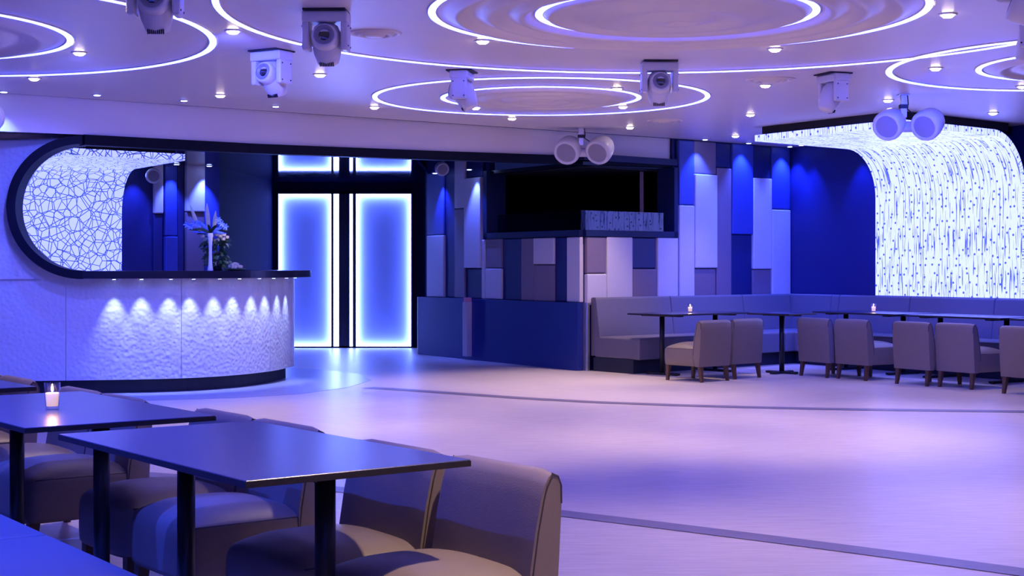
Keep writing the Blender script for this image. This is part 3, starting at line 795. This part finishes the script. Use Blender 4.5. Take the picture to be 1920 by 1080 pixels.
far_chair((1688, 720.3), (1745, 724.7), dr, 'taupe chair at the bare table under the dotted sheet, on the candle side', -.04)
far_chair((1757, 724.7), (1818.5, 730.4), dr, 'taupe chair at the bare table under the dotted sheet, its seat showing', .04)
far_chair((1884, 738), (1950, 743.5), dr, 'taupe chair at the last table under the dotted sheet')

# ------------------------------------------------------------------ tables
def make_table(loc, rz, label, group, L=1.4, W=.74, poles=(-.48, .48), cross=False):
    t = thing('table', label, 'table', loc, rz, group)
    tp = obj('table_top', B((-L/2, -W/2, .722), (L/2, W/2, .742), .002, 1), 'ttop', t)
    obj('edge_band', B((-L/2-.001, -W/2-.001, .7215), (L/2+.001, W/2+.001, .7385)), 'tedge', tp)
    for x in poles:
        obj('column', lathe([(0, .03), (.031, .03), (.031, .715), (0, .715)], 24), 'steel', t, True).location = (x, 0, 0)
        b = obj('bracket', B((x-.045, -W*.42, .705), (x+.045, W*.42, .722), .003), 'steel', t)
        obj('bolt', lathe([(0, 0), (.008, 0), (.008, .006), (0, .006)], 10, mat=Matrix.Translation((x, -.031, .69)) @ Matrix.Rotation(PI/2, 4, 'X')), 'vent', b)
        ft = B((x-.035, -W*.36, 0.004), (x+.035, W*.36, .03), .006)
        if cross: box(ft, (x-W*.36, -.035, 0.004), (x+W*.36, .035, .029), .006)
        fo = obj('foot', ft, 'steel', t)
        for s in (-1, 1): obj('glide', lathe([(0, 0), (.02, 0), (.02, .006), (0, .006)], 12, mat=Matrix.Translation((x, s*W*.32, 0))), 'vent', fo)
    return t
ra = math.atan2(a_.y, a_.x)
TN, TF = 'dark tables of the near row', 'dark tables of the far rows'
T1 = (-.84, 4.79); T2 = (-1.86, 6.10); T3 = (-2.99, 7.475)
tb = make_table((*T1, 0), ra, 'dark laminate table with nothing on it, front of the near row', TN)
dup(tb, (*T2, 0), ra, 'dark laminate table carrying the near candle glass', TN)
dup(tb, (*T3, 0), ra, 'dark laminate table beyond the near candle, by the bar', TN)
pp = fl(1237, 703); cc = on(pp, v, 1345); q = (pp+cc)/2
dup(tb, (q.x, q.y, 0), math.atan2(v.y, v.x), 'dark laminate table with candle by the booth end of the banquette', TF)
q = fl(1456, 701)+v*.10
make_table((q.x, q.y, 0), math.atan2(v.y, v.x)+.1, 'small dark table on one column with a cross foot', TF, .60, .60, (0,), True)
w0 = K+nr*1.1
for (pa, pb), lab in (((1583, 1697), 'dark laminate table with candle in front of the right wall'), ((1761, 1890), 'bare dark laminate table under the dotted sheet')):
    q = (on(w0, r_, pa)+on(w0, r_, pb))/2
    dup(tb, (q.x, q.y, 0), math.atan2(r_.y, r_.x), lab, TF)
q = q+r_*1.52
dup(tb, (q.x, q.y, 0), math.atan2(r_.y, r_.x), 'dark laminate table at the picture edge beyond the bare one', TF)

# ------------------------------------------------------------------ banquettes
def sect(root, x0, x1, tr=None, seatback=0.0):
    """one straight run in local coords: x along, y=0 wall, room towards +y"""
    def add(nm, bm, mat):
        if tr: bmesh.ops.transform(bm, matrix=tr, verts=bm.verts)
        return obj(nm, bm, mat, root)
    add('seat_cushion', B((x0+.002, .08, .17), (x1-.002, .86, .432), .022, 3), 'bench')
    bk = bmesh.new(); prof = [(.012, .19), (.012, .905), (.03, .92), (.085, .92), (.10, .905), (.17, .44), (.17, .19)]
    A = [bk.verts.new((x0+.003, y, z)) for y, z in prof]; Bq = [bk.verts.new((x1-.003, y, z)) for y, z in prof]
    bk.faces.new(A); bk.faces.new(Bq[::-1])
    for k in range(len(prof)): bk.faces.new((A[k], A[(k+1) % len(prof)], Bq[(k+1) % len(prof)], Bq[k]))
    bmesh.ops.bevel(bk, geom=bk.edges[:], offset=.006, segments=2, affect='EDGES')
    add('back_cushion', bk, 'bench')
    add('plinth', B((x0, .06, 0), (x1, .76, .172)), 'plinth')
BG = 'upholstered banquette sections'
def bsec(p0, p1, label):
    d = (p1-p0); L = d.length; n = Vector((d.y, -d.x)).normalized()      # room on the right of p0->p1
    rz = math.atan2(-d.y, -d.x)                                        # local x = -(d), local y = room
    t = thing('banquette_section', label, 'banquette', (p1.x, p1.y, 0), rz, BG); sect(t, 0, L); return t
off = nv*.06; offr = nr*.01
K2 = K+nv*.06
q0, q1, q2 = on(C, v, 1100), on(C, v, 1240), on(C, v, 1375)
bsec(q0+off, q1+off, 'taupe banquette section with open side end against the booth')
bsec(q1+off, q2+off, 'taupe banquette section behind the far candle table by the booth')
p905, p192, p301 = on(K, r_, 1585), on(K, r_, 1718), on(K, r_, 1877)
# corner section: left leg up to the wall corner, right leg starts in front of it
t = thing('banquette_section', 'blue lit L shaped banquette section filling the room corner', 'banquette', (K.x, K.y, 0), 0, BG)
def world_to(root, p0, p1):
    d = p1-p0; return Matrix.Translation((p1.x-root.location.x, p1.y-root.location.y, 0)) @ Matrix.Rotation(math.atan2(-d.y, -d.x), 4, 'Z'), d.length
tr, L = world_to(t, q2+off, K2-v*.17); sect(t, 0, L, tr)
st = K+r_*.98
tr, L = world_to(t, st+offr, p905+offr); sect(t, 0, L, tr)
# back only, inside the corner
tr, L = world_to(t, K+r_*.08+offr, st+offr)
bk = bmesh.new(); prof = [(.012, .43), (.012, .905), (.03, .92), (.085, .92), (.10, .905), (.17, .434)]
A = [bk.verts.new((0, y, z)) for y, z in prof]; Bq = [bk.verts.new((L, y, z)) for y, z in prof]
bk.faces.new(A); bk.faces.new(Bq[::-1])
for k in range(6): bk.faces.new((A[k], A[(k+1) % 6], Bq[(k+1) % 6], Bq[k]))
bmesh.ops.transform(bk, matrix=tr, verts=bk.verts); obj('back_cushion', bk, 'bench', t)
bsec(p905+offr, p192+offr, 'blue lit banquette section behind the candle by the right wall')
bsec(p192+offr, p301+offr, 'blue lit banquette section under the middle of the dotted sheet')
bsec(p301+offr, p301+r_*1.4+offr, 'blue lit banquette section at the far end of the dotted sheet')
# near banquette, seat edge bottom left
e0, e1 = fl(0, 960, .43), fl(270, 1080, .43); ad = (e1-e0).normalized(); nn = Vector((-ad.y, ad.x)); nn = nn if nn.x > 0 else -nn
sm = fl(20, 1034, .43); s_mid = (sm-e0).dot(ad)
w_ = e0-nn*.86
def near_sec(a, b, label):
    p1, p0 = w_+ad*a, w_+ad*b
    d = p1-p0; root = thing('banquette_section', label, 'banquette', (p0.x, p0.y, 0), math.atan2(-ad.y, -ad.x) if False else 0, 'near banquette sections')
    rz = math.atan2(nn.y, nn.x)-PI/2; root.rotation_euler = (0, 0, rz)
    ex = Vector((math.cos(rz), math.sin(rz))); L = (p1-p0).dot(ex)
    sect(root, min(0, L), max(0, L)); return root
smid = .55
near_sec(smid, smid+1.3, 'bright blue lit banquette seat at the bare near table')
near_sec(smid-1.3, smid, 'bright blue lit banquette seat at the near candle table')
near_sec(smid-2.6, smid-1.3, 'bright blue lit banquette seat by the bar end of the near row')
# blue lamps added out of view above the frame to wash the near banquette
for k in (-1.5, -.3, .9):
    q = w_+ad*k+nn*.25
    washer(q, ZC, (q.x+nn.x*.3, q.y+nn.y*.3, 0), P_WASH*2.6, 'added unseen blue washer lamp above the near banquette', BLUE, 78)

# ------------------------------------------------------------------ candles
def candle(p, z, label, light=1.2):
    t = thing('candle_glass', label, 'candle', (p.x, p.y, z), 0, 'tea candles in glasses')
    obj('glass_tumbler', lathe([(0, .0), (.024, .0), (.026, .004), (.033, .108), (.031, .108), (.0235, .014), (0, .013)], 28), 'glass', t, True)
    wx = obj('wax', lathe([(0, .0145), (.0225, .0145), (.0272, .066), (.0255, .068), (.010, .065), (0, .065)], 24), 'wax', t, True)
    obj('wick', tube([(0, 0, .064), (.001, 0, .074)], .001, 6), 'vent', wx)
    obj('flame', lathe([(0, .071), (.004, .076), (.0055, .082), (.004, .091), (.0015, .100), (0, .104)], 12), 'flame', t, True)
    l = bpy.data.lights.new('candle_light', 'POINT'); l.energy = light; l.color = (1, .5, .2); l.shadow_soft_size = .01
    o = bpy.data.objects.new('candle_light', l); COL.objects.link(o); o.parent = t; o.location = (0, 0, .125)
candle(fl(98, 768, .742), .742, 'lit candle in a clear tumbler on the near table')
pq = (pp+cc)/2
candle(on(pq, v, 1294), .742, 'lit candle in a tumbler on the table by the booth')
candle(on(w0, r_, 1638), .742, 'lit candle in a tumbler on the table at the right wall')

# ------------------------------------------------------------------ flowers on the bar
def blade(bm, base, dirv, L, wd, curl=.3, n=6):
    dirv = Vector(dirv).normalized(); side = dirv.cross(Vector((0, -1, .2))).normalized(); pts = []
    for i in range(n+1):
        x = i/n; p = Vector(base)+dirv*L*x+Vector((0, 0, -curl*L*x*x)); ww = wd*math.sin(PI*min(.98, .12+.86*x))**.8
        pts.append((bm.verts.new(p-side*ww), bm.verts.new(p+Vector((0, -.004, .0))), bm.verts.new(p+side*ww)))
    for a, b in zip(pts, pts[1:]):
        bm.faces.new((a[0], a[1], b[1], b[0])); bm.faces.new((a[1], a[2], b[2], b[1]))
def rose(bm, c, r):
    for ring, (k, rr, tz) in enumerate(((5, r, -.1), (5, r*.75, .25), (3, r*.45, .55))):
        for i in range(k):
            a = 2*PI*i/k+ring*.6+random.random()*.3; d = Vector((math.cos(a), math.sin(a), tz)).normalized()
            o = Vector(c)+d*rr*.55; t = d.cross(Vector((0, 0, 1))).normalized(); up = t.cross(d)
            q = [o-t*rr*.5-up*rr*.4, o+t*rr*.5-up*rr*.4, o+t*rr*.55+up*rr*.45+d*rr*.2, o+up*rr*.7+d*rr*.25, o-t*rr*.55+up*rr*.45+d*rr*.2]
            bm.faces.new([bm.verts.new(x) for x in q])
def barpt(px, off=-.1): 
    s = s_px(px); return bar(s, off)
q = barpt(405)
t = thing('flower_vase', 'slim white trumpet vase with blue blooms and striped leaves on the bar', 'vase', (q.x, q.y, zs1), 0)
sc = q.y/f
obj('vase', lathe([(0, 0), (.030, 0), (.032, .006), (.022, .06), (.017, .16), (.018, .26), (.026, .36), (.030, .40), (.026, .40), (.014, .30), (0, .28)], 24), 'porcelain', t, True)
for dx, L, wd in ((-.32, .30, .020), (-.05, .30, .024), (.10, .22, .022)):
    bm = bmesh.new(); blade(bm, (dx*.35, 0, .42), (dx, -.05, .9), L, wd, .0); obj('striped_leaf', bm, 'leafpale', t, True)
for k in range(11):
    a = PI*(.02+.96*k/10); bm = bmesh.new(); blade(bm, (0, 0, .40), (math.cos(a)*1.2, random.uniform(-.5, .5), .25+.25*math.sin(a)), random.uniform(.17, .27), .017, .25); obj('leaf', bm, 'leaf' if k % 3 else 'petalblue', t, True)
for cx, cy in ((-.16, .50), (-.2, .47), (.13, .50), (.17, .47), (-.11, .49), (.10, .54), (-.24, .49)):
    bm = bmesh.new()
    for j in range(6): blade(bm, (cx, -.05, cy), (math.cos(j*PI/3), -.3, math.sin(j*PI/3)), .042, .010, .05, 3)
    obj('blue_bloom', bm, 'petalblue', t, True)
q = barpt(432, -.22)
t = thing('rose_arrangement', 'cream roses on a tall mass of dark leaves on the bar', 'flowers', (q.x, q.y, zs1), 0)
obj('pot', lathe([(0, 0), (.05, 0), (.07, .1), (.065, .1), (.045, .02), (0, .02)], 20), 'black', t, True)
bm = bmesh.new()
for k in range(170):
    h = random.uniform(.06, .36); a = random.uniform(0, 2*PI); rr = random.uniform(.03, .11)*(.8+h); c = Vector((math.cos(a)*rr, math.sin(a)*rr*.8, h))
    blade(bm, c, (math.cos(a)+random.uniform(-.6, .6), math.sin(a), random.uniform(-.6, .6)), random.uniform(.05, .09), .018, .3, 3)
o = obj('foliage', bm, 'leaf', t, True); o['kind'] = 'stuff'
obj('stem', tube([(0, 0, .02), (.005, 0, .2), (0, 0, .34)], .008, 6), 'leaf', t)
for cx, cz in ((-.13, .37), (-.10, .34), (-.075, .385), (-.04, .37), (-.03, .41), (.02, .385), (.055, .37), (.0, .325), (.04, .33), (.09, .34), (.10, .385), (.125, .36), (.02, .29), (-.07, .31)):
    bm = bmesh.new(); rose(bm, (cx, -.09+.05*random.random(), cz), .028); obj('rose', bm, 'petal', t)
q = barpt(430, .09)
t = thing('flower_dish', 'low dish of cream blossoms on the bar in front of the roses', 'flowers', (q.x, q.y, zs1), 0)
obj('dish', lathe([(0, 0), (.07, 0), (.11, .022), (.105, .024), (.06, .008), (0, .008)], 24), 'leaf', t, True)
for k in range(16):
    a = random.uniform(0, 2*PI); rr = random.uniform(0, .095); bm = bmesh.new(); rose(bm, (rr*math.cos(a), rr*math.sin(a), .035+.04*(1-rr/.1)), .026); obj('blossom', bm, 'petal', t)
